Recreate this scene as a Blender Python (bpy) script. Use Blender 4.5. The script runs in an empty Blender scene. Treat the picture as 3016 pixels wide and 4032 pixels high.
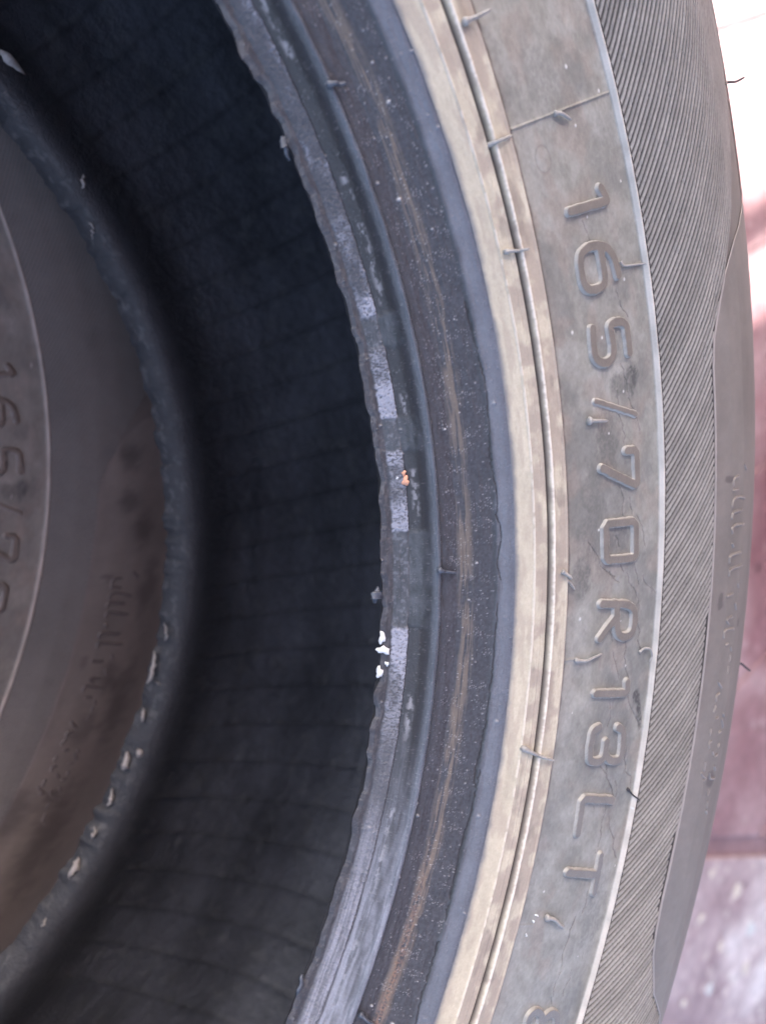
import bpy, math, random
import numpy as np
from mathutils import Matrix, Vector

# ------------------------------------------------------------------ camera, world, sun, exposure
sc = bpy.context.scene
COL = sc.collection
MM = 0.001
cam_d = bpy.data.cameras.new('camera')
cam = bpy.data.objects.new('camera', cam_d)
COL.objects.link(cam)
cam.matrix_world = Matrix(((0.73881, 0.46732, -0.48556, 84.476 * MM),
                           (-0.32552, 0.87835, 0.35007, 0.0),
                           (0.59008, -0.10058, 0.80105, 100.006 * MM),
                           (0, 0, 0, 1)))
cam_d.sensor_fit = 'VERTICAL'
cam_d.sensor_height = 24.0
cam_d.sensor_width = 24.0 * 3016 / 4032
cam_d.lens = 24.0 * 3062.1 / 4032
cam_d.clip_start = 0.005
cam_d.clip_end = 60
cam_d.dof.use_dof = True
cam_d.dof.focus_distance = 0.160
cam_d.dof.aperture_fstop = 8.5
sc.camera = cam

SUN = Vector((0.25, 0.58, 0.77)).normalized()
world = bpy.data.worlds.new('World')
sc.world = world
world.use_nodes = True
nt = world.node_tree
sky = nt.nodes.new('ShaderNodeTexSky')
sky.sky_type = 'NISHITA'
sky.sun_disc = False
sky.sun_elevation = math.asin(SUN.z)
sky.sun_rotation = math.atan2(SUN.x, SUN.y) % (2 * math.pi)
sky.air_density = 1.0
sky.dust_density = 6.0
sky.ozone_density = 0.4
bg = nt.nodes['Background']
bg.inputs[1].default_value = 0.13
nt.links.new(sky.outputs[0], bg.inputs[0])
sd = bpy.data.lights.new('sun', 'SUN')
sd.energy = 5.0
sd.angle = math.radians(0.5)
sd.color = (1.0, 0.95, 0.88)
so = bpy.data.objects.new('sun', sd)
COL.objects.link(so)
so.rotation_euler = SUN.to_track_quat('Z', 'Y').to_euler()
so.location = (0, 0, 3)
sc.view_settings.view_transform = 'Standard'
sc.view_settings.look = 'None'
sc.view_settings.gamma = 1
sc.view_settings.exposure = 2.7
try:
    sc.cycles.max_bounces = 10
    sc.cycles.diffuse_bounces = 6
except Exception:
    pass

FLOOR_Z = -313.0
rnd = random.Random(7)
rs = np.random.RandomState(11)

# ------------------------------------------------------------------ helpers
def tag(o, label=None, cat=None, group=None, kind=None):
    if label: o['label'] = label
    if cat: o['category'] = cat
    if group: o['group'] = group
    if kind: o['kind'] = kind
    return o

def empty(name, loc=(0, 0, 0), rz=0.0):
    o = bpy.data.objects.new(name, None)
    COL.objects.link(o)
    o.empty_display_size = 0.05
    o.location = loc
    o.rotation_euler = (0, 0, rz)
    return o

def mesh_obj(name, verts, quads, mat, parent=None, col=None, rough=None, smooth=True, tris=None):
    """verts Nx3 in mm -> object in metres"""
    v = np.asarray(verts, dtype=np.float64) * MM
    me = bpy.data.meshes.new(name)
    nq = 0 if quads is None else len(quads)
    ntri = 0 if tris is None else len(tris)
    me.vertices.add(len(v))
    me.vertices.foreach_set('co', v.astype(np.float32).ravel())
    loops = []
    if nq: loops.append(np.asarray(quads, dtype=np.int32).ravel())
    if ntri: loops.append(np.asarray(tris, dtype=np.int32).ravel())
    loops = np.concatenate(loops)
    me.loops.add(len(loops))
    me.loops.foreach_set('vertex_index', loops)
    me.polygons.add(nq + ntri)
    st = np.concatenate([np.arange(nq) * 4, nq * 4 + np.arange(ntri) * 3]).astype(np.int32)
    me.polygons.foreach_set('loop_start', st)
    me.update(calc_edges=True)
    me.polygons.foreach_set('use_smooth', np.full(nq + ntri, smooth, dtype=bool))
    if col is not None:
        a = me.color_attributes.new('Col', 'FLOAT_COLOR', 'POINT')
        c = np.ones((len(v), 4), np.float32)
        c[:, :3] = np.asarray(col).reshape(-1, 3)
        a.data.foreach_set('color', c.ravel())
    if rough is not None:
        a = me.attributes.new('Rgh', 'FLOAT', 'POINT')
        a.data.foreach_set('value', np.asarray(rough, np.float32).ravel())
    me.materials.append(mat)
    me.update()
    o = bpy.data.objects.new(name, me)
    COL.objects.link(o)
    if parent is not None: o.parent = parent
    return o

def grid_quads(ns, nt_, closed=False):
    i = np.arange(ns - 1)[:, None]
    j = np.arange(nt_ if closed else nt_ - 1)[None, :]
    j2 = (j + 1) % nt_
    return np.stack([i * nt_ + j, i * nt_ + j2, (i + 1) * nt_ + j2, (i + 1) * nt_ + j], -1).reshape(-1, 4)

# hashed value noise -------------------------------------------------
def _h(ix, iy, seed):
    n = (ix.astype(np.int64) * 374761393 + iy.astype(np.int64) * 668265263 + seed * 1442695041) & 0xffffffff
    n = ((n ^ (n >> 13)) * 1274126177) & 0xffffffff
    n = n ^ (n >> 16)
    return (n & 0xffffff) / float(0xffffff)

def vn(x, y, seed=0):
    x, y = np.broadcast_arrays(np.asarray(x, float), np.asarray(y, float))
    ix = np.floor(x); iy = np.floor(y)
    fx = x - ix; fy = y - iy
    fx = fx * fx * (3 - 2 * fx); fy = fy * fy * (3 - 2 * fy)
    ix = ix.astype(np.int64); iy = iy.astype(np.int64)
    a = _h(ix, iy, seed); b = _h(ix + 1, iy, seed); c = _h(ix, iy + 1, seed); d = _h(ix + 1, iy + 1, seed)
    return (a * (1 - fx) + b * fx) * (1 - fy) + (c * (1 - fx) + d * fx) * fy

def fbm(x, y, seed=0, octv=4, gain=.5):
    s = 0; a = 1; t = 0
    for k in range(octv):
        s = s + a * vn(x * 2 ** k + 17.3 * k, y * 2 ** k + 5.1 * k, seed + k)
        t += a; a *= gain
    return s / t

def sst(a, b, x):
    t = np.clip((x - a) / (b - a), 0, 1)
    return t * t * (3 - 2 * t)

def bump1(x, c, w):                      # smooth hump of half width w
    return np.clip(1 - np.abs(x - c) / w, 0, 1) ** 1.0

def mixc(c, c2, m):
    return c * (1 - m[..., None]) + np.asarray(c2, float) * m[..., None]

def specks(r, th, dens, size, seed):
    """sparse round specks on a (mm, mm) lattice, returns 0..1"""
    x = r / size; y = np.radians(th) * 190 / size
    ix = np.floor(x); iy = np.floor(y)
    on = _h(ix.astype(np.int64), iy.astype(np.int64), seed) < dens
    cx = ix + .25 + .5 * _h(ix.astype(np.int64), iy.astype(np.int64), seed + 1)
    cy = iy + .25 + .5 * _h(ix.astype(np.int64), iy.astype(np.int64), seed + 2)
    rad = .12 + .22 * _h(ix.astype(np.int64), iy.astype(np.int64), seed + 3)
    d = np.hypot(x - cx, y - cy)
    return np.where(on, np.clip((rad - d) / rad * 2, 0, 1), 0)

# ------------------------------------------------------------------ materials
def principled(name):
    m = bpy.data.materials.new(name); m.use_nodes = True
    t = m.node_tree
    return m, t, t.nodes['Principled BSDF']

def N(t, kind, **kw):
    n = t.nodes.new(kind)
    for k, v in kw.items():
        if k.startswith('i_'):
            key = k[2:]
            n.inputs[int(key) if key.isdigit() else key.replace('_', ' ')].default_value = v
        else: setattr(n, k, v)
    return n

def rubber_mat(name, bumpd=0.00006, fine=2600, var=.22, spec=.35, dust=.0, coarse=260):
    m, t, p = principled(name)
    at = N(t, 'ShaderNodeAttribute', attribute_name='Col')
    ar = N(t, 'ShaderNodeAttribute', attribute_name='Rgh')
    tc = N(t, 'ShaderNodeTexCoord')
    n1 = N(t, 'ShaderNodeTexNoise', i_Scale=fine, i_Detail=4.0, i_Roughness=.65)
    n2 = N(t, 'ShaderNodeTexNoise', i_Scale=coarse, i_Detail=5.0, i_Roughness=.6)
    t.links.new(tc.outputs['Object'], n1.inputs['Vector'])
    t.links.new(tc.outputs['Object'], n2.inputs['Vector'])
    add = N(t, 'ShaderNodeMath', operation='ADD')
    t.links.new(n1.outputs[0], add.inputs[0]); t.links.new(n2.outputs[0], add.inputs[1])
    mr = N(t, 'ShaderNodeMapRange', i_1=.6, i_2=1.4, i_3=1 - var, i_4=1 + var)
    t.links.new(add.outputs[0], mr.inputs[0])
    mul = N(t, 'ShaderNodeVectorMath', operation='SCALE')
    t.links.new(at.outputs['Color'], mul.inputs[0]); t.links.new(mr.outputs[0], mul.inputs['Scale'])
    t.links.new(mul.outputs[0], p.inputs['Base Color'])
    t.links.new(ar.outputs['Fac'], p.inputs['Roughness'])
    b = N(t, 'ShaderNodeBump', i_Strength=1.0, i_Distance=bumpd)
    t.links.new(add.outputs[0], b.inputs['Height'])
    t.links.new(b.outputs[0], p.inputs['Normal'])
    p.inputs['Specular IOR Level'].default_value = spec
    return m

M_side = rubber_mat('dusty_sidewall_rubber', .00005, 2200, .10, .55)
M_bead = rubber_mat('bare_bead_rubber', .00012, 1800, .22, .5)
M_liner = rubber_mat('inner_liner_rubber', .00020, 900, .3, .45)
_t = M_liner.node_tree
_v = N(_t, 'ShaderNodeTexVoronoi', i_Scale=600.0)
_v.feature = 'DISTANCE_TO_EDGE'
_tc = [n for n in _t.nodes if n.type == 'TEX_COORD'][0]
_t.links.new(_tc.outputs['Object'], _v.inputs['Vector'])
_mr = N(_t, 'ShaderNodeMapRange', i_1=0.0, i_2=.12)
_t.links.new(_v.outputs['Distance'], _mr.inputs[0])
_b0 = [n for n in _t.nodes if n.type == 'BUMP'][0]
_b = N(_t, 'ShaderNodeBump', i_Strength=1.0, i_Distance=.00007)
_t.links.new(_mr.outputs[0], _b.inputs['Height']); _t.links.new(_b0.outputs[0], _b.inputs['Normal'])
_t.links.new(_b.outputs[0], _t.nodes['Principled BSDF'].inputs['Normal'])

def plain_mat(name, c, rough=.6, bumpd=.00002, scale=1500, var=.15, spec=.4):
    m, t, p = principled(name)
    tc = N(t, 'ShaderNodeTexCoord')
    n1 = N(t, 'ShaderNodeTexNoise', i_Scale=scale, i_Detail=4.0)
    t.links.new(tc.outputs['Object'], n1.inputs['Vector'])
    mr = N(t, 'ShaderNodeMapRange', i_1=.3, i_2=.7, i_3=1 - var, i_4=1 + var)
    t.links.new(n1.outputs[0], mr.inputs[0])
    mul = N(t, 'ShaderNodeVectorMath', operation='SCALE')
    mul.inputs[0].default_value = c
    t.links.new(mr.outputs[0], mul.inputs['Scale'])
    t.links.new(mul.outputs[0], p.inputs['Base Color'])
    p.inputs['Roughness'].default_value = rough
    p.inputs['Specular IOR Level'].default_value = spec
    b = N(t, 'ShaderNodeBump', i_Strength=1.0, i_Distance=bumpd)
    t.links.new(n1.outputs[0], b.inputs['Height']); t.links.new(b.outputs[0], p.inputs['Normal'])
    return m

M_hair = plain_mat('grey_rubber_hair', (.27, .26, .255), .4)
M_hair_dark = plain_mat('dark_rubber_hair', (.03, .028, .034), .45)
M_hair_blue = plain_mat('bluish_rubber_hair', (.07, .08, .105), .35)
M_paint = plain_mat('white_paint', (.62, .63, .65), .7, .00005, 1200, .12)
M_orange = plain_mat('orange_brick_crumb', (.62, .33, .23), .8)
M_flake = plain_mat('pale_torn_rubber', (.30, .275, .265), .7)

def rib_mat():
    m, t, p = principled('knurl_rib_rubber')
    at = N(t, 'ShaderNodeAttribute', attribute_name='Col')
    tc = N(t, 'ShaderNodeTexCoord')
    n1 = N(t, 'ShaderNodeTexNoise', i_Scale=1500.0, i_Detail=3.0)
    n2 = N(t, 'ShaderNodeTexNoise', i_Scale=140.0, i_Detail=3.0)
    t.links.new(tc.outputs['Object'], n1.inputs['Vector'])
    t.links.new(tc.outputs['Object'], n2.inputs['Vector'])
    add = N(t, 'ShaderNodeMath', operation='ADD')
    t.links.new(n1.outputs[0], add.inputs[0]); t.links.new(n2.outputs[0], add.inputs[1])
    mr = N(t, 'ShaderNodeMapRange', i_1=.7, i_2=1.35, i_3=.82, i_4=1.18)
    t.links.new(add.outputs[0], mr.inputs[0])
    mul = N(t, 'ShaderNodeVectorMath', operation='SCALE')
    t.links.new(at.outputs['Color'], mul.inputs[0]); t.links.new(mr.outputs[0], mul.inputs['Scale'])
    t.links.new(mul.outputs[0], p.inputs['Base Color'])
    p.inputs['Roughness'].default_value = .55
    p.inputs['Specular IOR Level'].default_value = .3
    return m
M_rib = rib_mat()

# ------------------------------------------------------------------ the tyre's section, in mm (r, z)
TOP = np.array([(165.6, -21), (166.4, -20.4), (167.5, -20.0), (168.6, -18.9), (169.7, -18), (170.1, -17.6), (171.4, -15.8),
                (172.2, -13.8), (172.9, -12.9), (173.5, -12.8), (173.9, -13.3), (174.3, -13.5), (177, -12), (179, -10.2),
                (182.3, -7.3), (182.7, -6.7), (185.6, -4.8), (188.9, -3.05), (189.1, -2.62), (189.35, -2.72), (190.6, -2.45), (190.8, -2.30), (191.0, -2.42),
                (192.0, -2.05), (192.2, -2.75), (192.6, -2.8), (192.9, -1.55), (193.15, -1.15), (193.6, -1.22), (194.2, -1.25), (196.2, -1.05), (196.6, -.85),
                (196.95, -1.0), (197.2, -2.9), (197.5, -3.0), (198.1, -2.25), (226.15, -0.95), (226.45, -.6), (226.65, .18), (227.0, .28),
                (227.35, -.1), (235, 2.2), (241, 3.3), (248, 3.3), (255, 2.1), (262, -.4), (268, -3.0), (274, -5.9),
                (277.6, -8.0), (279.2, -9.2), (280.6, -12), (281.8, -18), (282.2, -26)], float)

def zt(r): return np.interp(r, TOP[:, 0], TOP[:, 1])
_rr = np.linspace(165.6, 282.2, 6000)
_zz = zt(_rr)
_k = np.ones(13) / 13
_zs = np.convolve(np.pad(_zz, 6, mode='edge'), _k, 'valid')
def ztsmooth(r): return np.interp(r, _rr, _zs)

POLY = {165.6: (-0.559, -0.441, 1.073, 0.186), 185.6: (-0.958, -0.807, 0.281, 0.052),
        197.2: (0.268, 0.22, -0.736, -0.221), 226.8: (-0.824, -0.794, -0.138, -0.188),
        241.0: (-0.824, -0.794, -0.138, -0.188),
        277.8: (-0.711, -1.12, 0.901, 0.5)}
def warp(r, th):
    """slight out-of-roundness of the worn tyre"""
    x = (np.clip(th, -56, 13) + 22) / 30
    fade = sst(-95, -60, th) * (1 - sst(15, 50, th))
    ks = sorted(POLY)
    vals = [np.polyval(POLY[k], x) * fade for k in ks]
    out = np.zeros(np.broadcast(r, th).shape)
    r = r + np.zeros_like(out)
    out = np.where(r <= ks[0], vals[0], out)
    out = np.where(r >= ks[-1], vals[-1], out)
    for a, b, va, vb in zip(ks[:-1], ks[1:], vals[:-1], vals[1:]):
        f = (r - a) / (b - a)
        out = np.where((r > a) & (r < b), va * (1 - f) + vb * f, out)
    return out

def ragged(th):
    a = (np.floor(vn(th * .9, th * 0, 31) * 4) / 4 - .35) * 1.3
    b = (fbm(th * .8, th * 0 + 3, 33, 3, .42) - .5) * 1.6
    c = (fbm(th * 7., th * 0 + 7, 35, 3) - .5) * .22 * sst(.45, .75, vn(th * .5, th * 0 + 11, 37))
    return a * .55 + b + c

def XYZ(r, th, z, toe=None):
    rr = r + warp(r, th)
    if toe is not None: rr = rr + toe
    t = np.radians(th)
    return np.stack([rr * np.cos(t), rr * np.sin(t), z + 0 * rr], -1)

RG_T = np.array([(-56, 276), (-54, 274), (-52, 270), (-49.75, 260.0), (-47.66, 246.9), (-45.55, 242.06), (-44.25, 240.7), (-42.58, 240.2), (-35.2, 240.4),
                 (-28.6, 240.8), (-20.5, 241.0), (-15.9, 241.1), (-13.2, 241.2), (-11.76, 242.1), (-10.13, 245.1), (-8.82, 248.1),
                 (-7.4, 254.8), (-6.4, 265.2), (-5.9, 272), (-5.5, 276)], float)
def rG(th):
    return np.interp(th, RG_T[:, 0], RG_T[:, 1])

def theta_ring(lo, hi, dense, coarse=2.0):
    a = np.arange(lo, hi, dense)
    n = int((360 - (hi - lo)) / coarse)
    b = hi + np.arange(n) * (360 - (hi - lo)) / n
    return np.concatenate([a, b])

# ------------------------------------------------------------------ cracks of the sidewall, (r, theta)
CR = [[(214.31, -13.253), (214.66, -13.771), (214.25, -14.461), (215.03, -15.103), (215.81, -15.9), (215.39, -16.395)], [(217.68, -13.802), (218.76, -14.45), (219.79, -14.896), (220.72, -15.792)], [(213.43, -18.488), (215.1, -19.437), (214.2, -19.823), (214.49, -20.41)], [(216.73, -19.392), (217.46, -20.305)], [(218.81, -20.352), (220.2, -20.869), (221.18, -21.529), (221.9, -22.337)], [(212.48, -21.394), (213.42, -22.062)], [(203.73, -21.343), (206.55, -22.251), (208.34, -23.063), (213.77, -24.148)], [(214.15, -23.095), (215.14, -23.605)], [(218.37, -23.175), (219.81, -24.118), (220.21, -24.458)],
      [(210.41, -23.416), (212.52, -23.805)], [(216.19, -23.6), (217.08, -24.212), (219.41, -24.865), (220.95, -25.758)], [(221.3, -23.914), (222.38, -24.42), (226.0, -25.055)], [(220.14, -26.481), (221.85, -27.165), (221.16, -27.68), (222.77, -28.36)], [(211.69, -26.895), (213.19, -27.637)], [(217.11, -27.631), (217.29, -28.602), (218.37, -29.434), (219.63, -30.214)], [(213.14, -28.175), (214.89, -29.244), (215.82, -29.805)], [(213.93, -30.896), (214.65, -32.156), (214.1, -32.631)], [(219.59, -30.857), (221.5, -31.754), (225.9, -32.889)], [(220.01, -33.067), (221.6, -34.168), (222.64, -35.255)], [(213.92, -34.954), (216.25, -35.488)],
      [(220.46, -33.54), (221.88, -34.743), (222.79, -35.346), (224.82, -35.75), (225.51, -36.398)], [(215.71, -34.858), (216.49, -35.678), (218.18, -36.134), (219.82, -36.801), (219.27, -37.168)], [(219.82, -35.89), (220.86, -36.28), (220.79, -36.814)], [(213.85, -37.31), (214.26, -37.692)], [(217.8, -37.256), (218.02, -37.741), (217.49, -38.377), (218.03, -38.971), (218.01, -39.718)], [(219.8, -37.923), (221.21, -38.846), (223.11, -39.344), (223.48, -39.878), (225.51, -40.425)], [(217.1, -39.868), (217.69, -40.087)], [(219.44, -40.104), (220.36, -40.325)], [(217.71, -42.317), (218.24, -42.901), (217.76, -43.53)], [(215.88, -43.731), (215.14, -44.464), (215.45, -45.053)],
      [(216.0, -43.779), (215.41, -44.409), (215.47, -45.04), (214.76, -45.563), (215.0, -46.086), (215.87, -46.609)], [(215.85, -46.869), (215.45, -47.44), (215.5, -47.906), (215.99, -48.267)], [(219.19, -46.717), (219.56, -47.286), (218.78, -47.905), (219.28, -48.264)], [(221.91, -45.789), (222.21, -46.153)], [(215.31, -48.319), (216.38, -48.729)],
      [(211.2, -4.2), (212.1, -5.1), (212.5, -6.0)], [(217.2, -8.1), (218.0, -8.9), (219.9, -9.6)], [(216.5, -11.9), (217.3, -12.7), (217.9, -13.8)]]
CRB = [[(182.37, -6.467), (182.39, -7.615), (182.54, -9.173), (182.92, -11.357), (182.71, -13.534), (182.45, -15.542), (182.63, -16.569), (183.11, -18.434), (182.78, -19.043), (183.48, -20.038), (183.15, -21.278), (182.6, -22.108), (183.41, -23.161)],
       [(182.95, -24.527), (182.75, -26.538), (182.74, -28.131), (182.68, -30.261), (182.62, -32.396), (182.46, -33.897), (182.29, -35.187), (182.46, -36.188)],
       [(182.75, -34.994), (182.66, -37.232), (182.31, -39.696), (182.49, -43.045), (182.68, -44.482)], [(182.54, -45.742), (182.59, -47.176), (182.54, -49.02), (183.02, -50.699), (183.0, -53)]]

def crack_field(r, thv, cracks, w, jag=.25, seed=5):
    """max of narrow V grooves; r (ns,) x th (nt,) grid, evaluated only near each crack"""
    out = np.zeros((len(r), len(thv)))
    rg = np.random.RandomState(seed)
    for c in cracks:
        c = np.array(c, float)
        k = []
        for a, b in zip(c[:-1], c[1:]):
            n = max(2, int(abs(a[1] - b[1]) / .18))
            for q in range(n):
                f = q / n
                k.append(a * (1 - f) + b * f + np.array([rg.uniform(-jag, jag), rg.uniform(-.03, .03)]))
        k.append(c[-1]); k = np.array(k)
        i = np.where((r > k[:, 0].min() - 1) & (r < k[:, 0].max() + 1))[0]
        j = np.where((thv > k[:, 1].min() - .3) & (thv < k[:, 1].max() + .3))[0]
        if len(i) == 0 or len(j) == 0: continue
        X = r[i][:, None] + 0 * thv[j][None]; Y = np.radians(thv[j])[None] * 215 + 0 * X
        best = np.full(X.shape, 9.)
        for a, b in zip(k[:-1], k[1:]):
            ax, ay, bx, by = a[0], math.radians(a[1]) * 215, b[0], math.radians(b[1]) * 215
            dx, dy = bx - ax, by - ay
            t = np.clip(((X - ax) * dx + (Y - ay) * dy) / (dx * dx + dy * dy + 1e-9), 0, 1)
            best = np.minimum(best, np.hypot(X - ax - t * dx, Y - ay - t * dy))
        ww = w * (.6 + .8 * vn(Y * .8, X * .3, seed))
        v = np.clip(1 - best / ww, 0, 1)
        sub = out[np.ix_(i, j)]
        out[np.ix_(i, j)] = np.maximum(sub, v)
    return out

# stains on the sidewall: (r, theta, half size r mm, half size theta deg, strength, colour)
DK = (.085, .088, .088)
STAINS = [(219.5, -12.9, 2.2, .75, 1.0, (.07, .074, .076)), (215.8, -13.0, 3.2, .6, .75, (.11, .112, .11)), (210.5, -16.2, 3.6, 1.5, .75, (.10, .10, .098)),
          (206.5, -18.6, 4.2, 1.6, .6, (.11, .11, .105)), (204.0, -21.2, 3.6, 1.5, .6, (.11, .11, .108)), (202.0, -23.6, 3.0, 1.2, .75, (.10, .10, .098)),
          (213.6, -21.6, 4.2, .8, .55, (.10, .10, .10)), (212, -15.0, 3.5, .8, .5, (.12, .115, .11)),
          (222.6, -31.1, 1.6, .45, 1.2, (.05, .05, .052)), (224.0, -31.8, 1.1, .55, 1.2, (.05, .05, .052)), (225.2, -32.5, .7, .5, 1.2, (.06, .06, .06)),
          (212, 2.5, 9, 2.2, .45, (.12, .125, .122)), (221, -1.5, 5, 2.0, .35, (.12, .125, .122)), (204, -38, 5, 2.5, .2, (.2, .2, .195)),
          (221.5, -43.5, 4.5, 2.2, .5, (.12, .122, .12)), (216.5, -45.3, 1.8, .9, .35, (.13, .13, .128))]

INTERV = [(40, -6.0), (-8.0, -12.45), (-14.6, -19.9), (-26.3, -64)]
def in_iv(th, soft=.12):
    m = 0
    for hi, lo in INTERV:
        m = np.maximum(m, sst(lo - soft, lo + soft, th) * (1 - sst(hi - soft, hi + soft, th)))
    return m

# ------------------------------------------------------------------ the tyre
STROKES = {
 'digit 1': [[(207.7, -3.564), (218.31, -3.648), (218.04, -3.4), (217.16, -2.953)]],
 'digit 6': [[(217.92, -7.372), (217.71, -6.796), (216.98, -6.197), (215.54, -5.817), (213.3, -5.579), (210.64, -5.549), (208.6, -5.74), (207.97, -6.082), (207.82, -6.74), (207.98, -7.324), (209.26, -7.707), (211.38, -7.748), (213.38, -7.638), (213.91, -7.166), (213.89, -6.408), (213.95, -5.895), (213.54, -5.615)]],
 'digit 5': [[(218.52, -11.45), (218.4, -10.661), (218.38, -9.786), (213.53, -9.648), (213.69, -10.242), (213.93, -10.99), (213.52, -11.465), (211.43, -11.713), (209.57, -11.573), (208.18, -11.156), (208.33, -10.467), (208.71, -9.697)]],
 'slash': [[(207.48, -13.596), (219.36, -14.828)]],
 'digit 7': [[(215.62, -16.686), (218.55, -16.75), (218.56, -18.784), (207.93, -17.381)]],
 'digit 0': [[(208.7, -20.6), (217.9, -20.75), (218.15, -22.851), (209.0, -22.716), (208.7, -20.6)]],
 'letter R': [[(208.24, -25.255), (218.38, -25.501), (218.98, -26.664), (217.89, -27.33), (214.87, -27.385), (213.25, -26.938), (212.78, -25.365)], [(213.16, -26.075), (211.52, -26.459), (208.21, -27.284)]],
 'digit 1 ': [[(208.23, -30.521), (218.72, -30.731), (218.29, -30.077)]],
 'digit 3': [[(210.76, -32.564), (208.79, -32.687), (208.74, -33.394), (209.09, -34.381), (210.02, -34.616), (213.31, -34.619), (214.01, -34.198), (213.87, -33.493)], [(214.27, -34.257), (216.1, -34.667), (218.62, -34.709), (219.82, -34.299), (219.28, -33.323), (218.92, -32.886), (217.21, -32.692)]],
 'letter L': [[(209.64, -38.82), (209.1, -36.755), (219.06, -36.978)]],
 'letter T': [[(209.24, -41.105), (217.97, -41.259)], [(218.94, -40.206), (219.38, -42.275)]],
 'digit 8': [[(209.42, -49.808), (209.1, -49.309), (210.66, -49.022), (213.1, -49.197), (213.76, -49.555), (213.76, -50.4), (212.8, -50.9), (210.6, -51.0), (209.5, -50.6), (209.42, -49.808)], [(214.4, -49.8), (215.0, -49.3), (216.82, -49.13), (219.04, -49.35), (219.5, -49.9), (219.2, -50.6), (217.0, -50.95), (215.0, -50.8), (214.3, -50.4), (214.4, -49.8)]],
}
MARKS = [[(255.32, -18.736), (257.21, -19.093)], [(251.55, -19.258), (248.86, -19.32), (248.6, -19.658)], [(251.71, -20.004), (248.69, -19.956)], [(256.17, -20.592), (252.44, -20.398), (249.11, -20.416), (248.3, -20.787)], [(253.95, -21.166), (248.76, -21.15), (248.27, -21.433)], [(256.13, -21.987), (249.97, -21.888), (248.54, -22.041), (248.94, -22.254)], [(249.27, -22.867), (249.85, -23.036)], [(254.61, -23.489), (251.49, -23.491), (248.14, -23.483), (248.07, -23.833)], [(256.55, -24.265), (252.02, -24.239), (248.36, -24.246), (248.28, -24.547)], [(254.01, -25.137), (254.52, -25.356)], [(251.35, -25.66), (247.81, -25.698)], [(253.19, -26.278), (254.11, -26.561)], [(252.01, -26.952), (248.35, -26.985), (250.53, -27.312)], [(254.09, -27.681), (248.09, -27.588), (247.96, -27.992)],
         [(251.2, -28.421), (249.72, -28.474)], [(253.04, -28.633), (253.64, -28.857)], [(253.27, -29.152), (253.24, -29.407)], [(253.1, -29.761), (252.89, -30.062)], [(247.84, -30.461), (250.08, -30.79)], [(249.35, -31.125), (247.78, -31.229), (247.84, -31.486)], [(247.96, -31.797), (247.46, -32.094)], [(253.59, -32.392), (254.12, -32.512)], [(250.3, -32.49), (249.18, -32.555)], [(253.25, -32.74), (254.61, -33.143)], [(247.38, -33.119), (247.27, -33.374)], [(253.75, -33.372), (252.6, -33.438)], [(248.53, -33.765), (247.42, -33.839), (247.74, -34.101)], [(253.83, -34.093), (253.46, -34.236)], [(250.3, -34.388), (250.95, -34.564)], [(253.64, -34.652), (252.5, -34.717)], [(247.19, -34.963), (247.25, -35.323)], [(253.04, -35.299), (254.18, -35.541)], [(246.28, -35.511), (246.91, -35.676), (249.15, -35.837), (247.69, -35.946)], [(250.57, -35.628), (251.26, -35.958), (254.55, -36.014)], [(252.34, -36.608), (251.93, -36.85)], [(252.58, -37.281), (252.88, -37.546)], [(252.71, -37.745), (253.79, -37.933)]]

def smooth_poly(pl, step=.35, corner=1):
    """resample polyline in (r, arc mm) and round its corners"""
    p = np.array([(a, math.radians(b) * 213) for a, b in pl])
    closed = np.allclose(p[0], p[-1])
    for _ in range(corner):
        q = [] if closed else [p[0]]
        n = len(p) - 1
        for i in range(n):
            a, b = p[i], p[i + 1]
            f = min(.25, (.8 if corner == 1 else 9) / (np.linalg.norm(b - a) + 1e-9))
            q.append(a * (1 - f) + b * f); q.append(a * f + b * (1 - f))
        if closed: q.append(q[0])
        else: q.append(p[-1])
        p = np.array(q)
    return p

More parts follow.
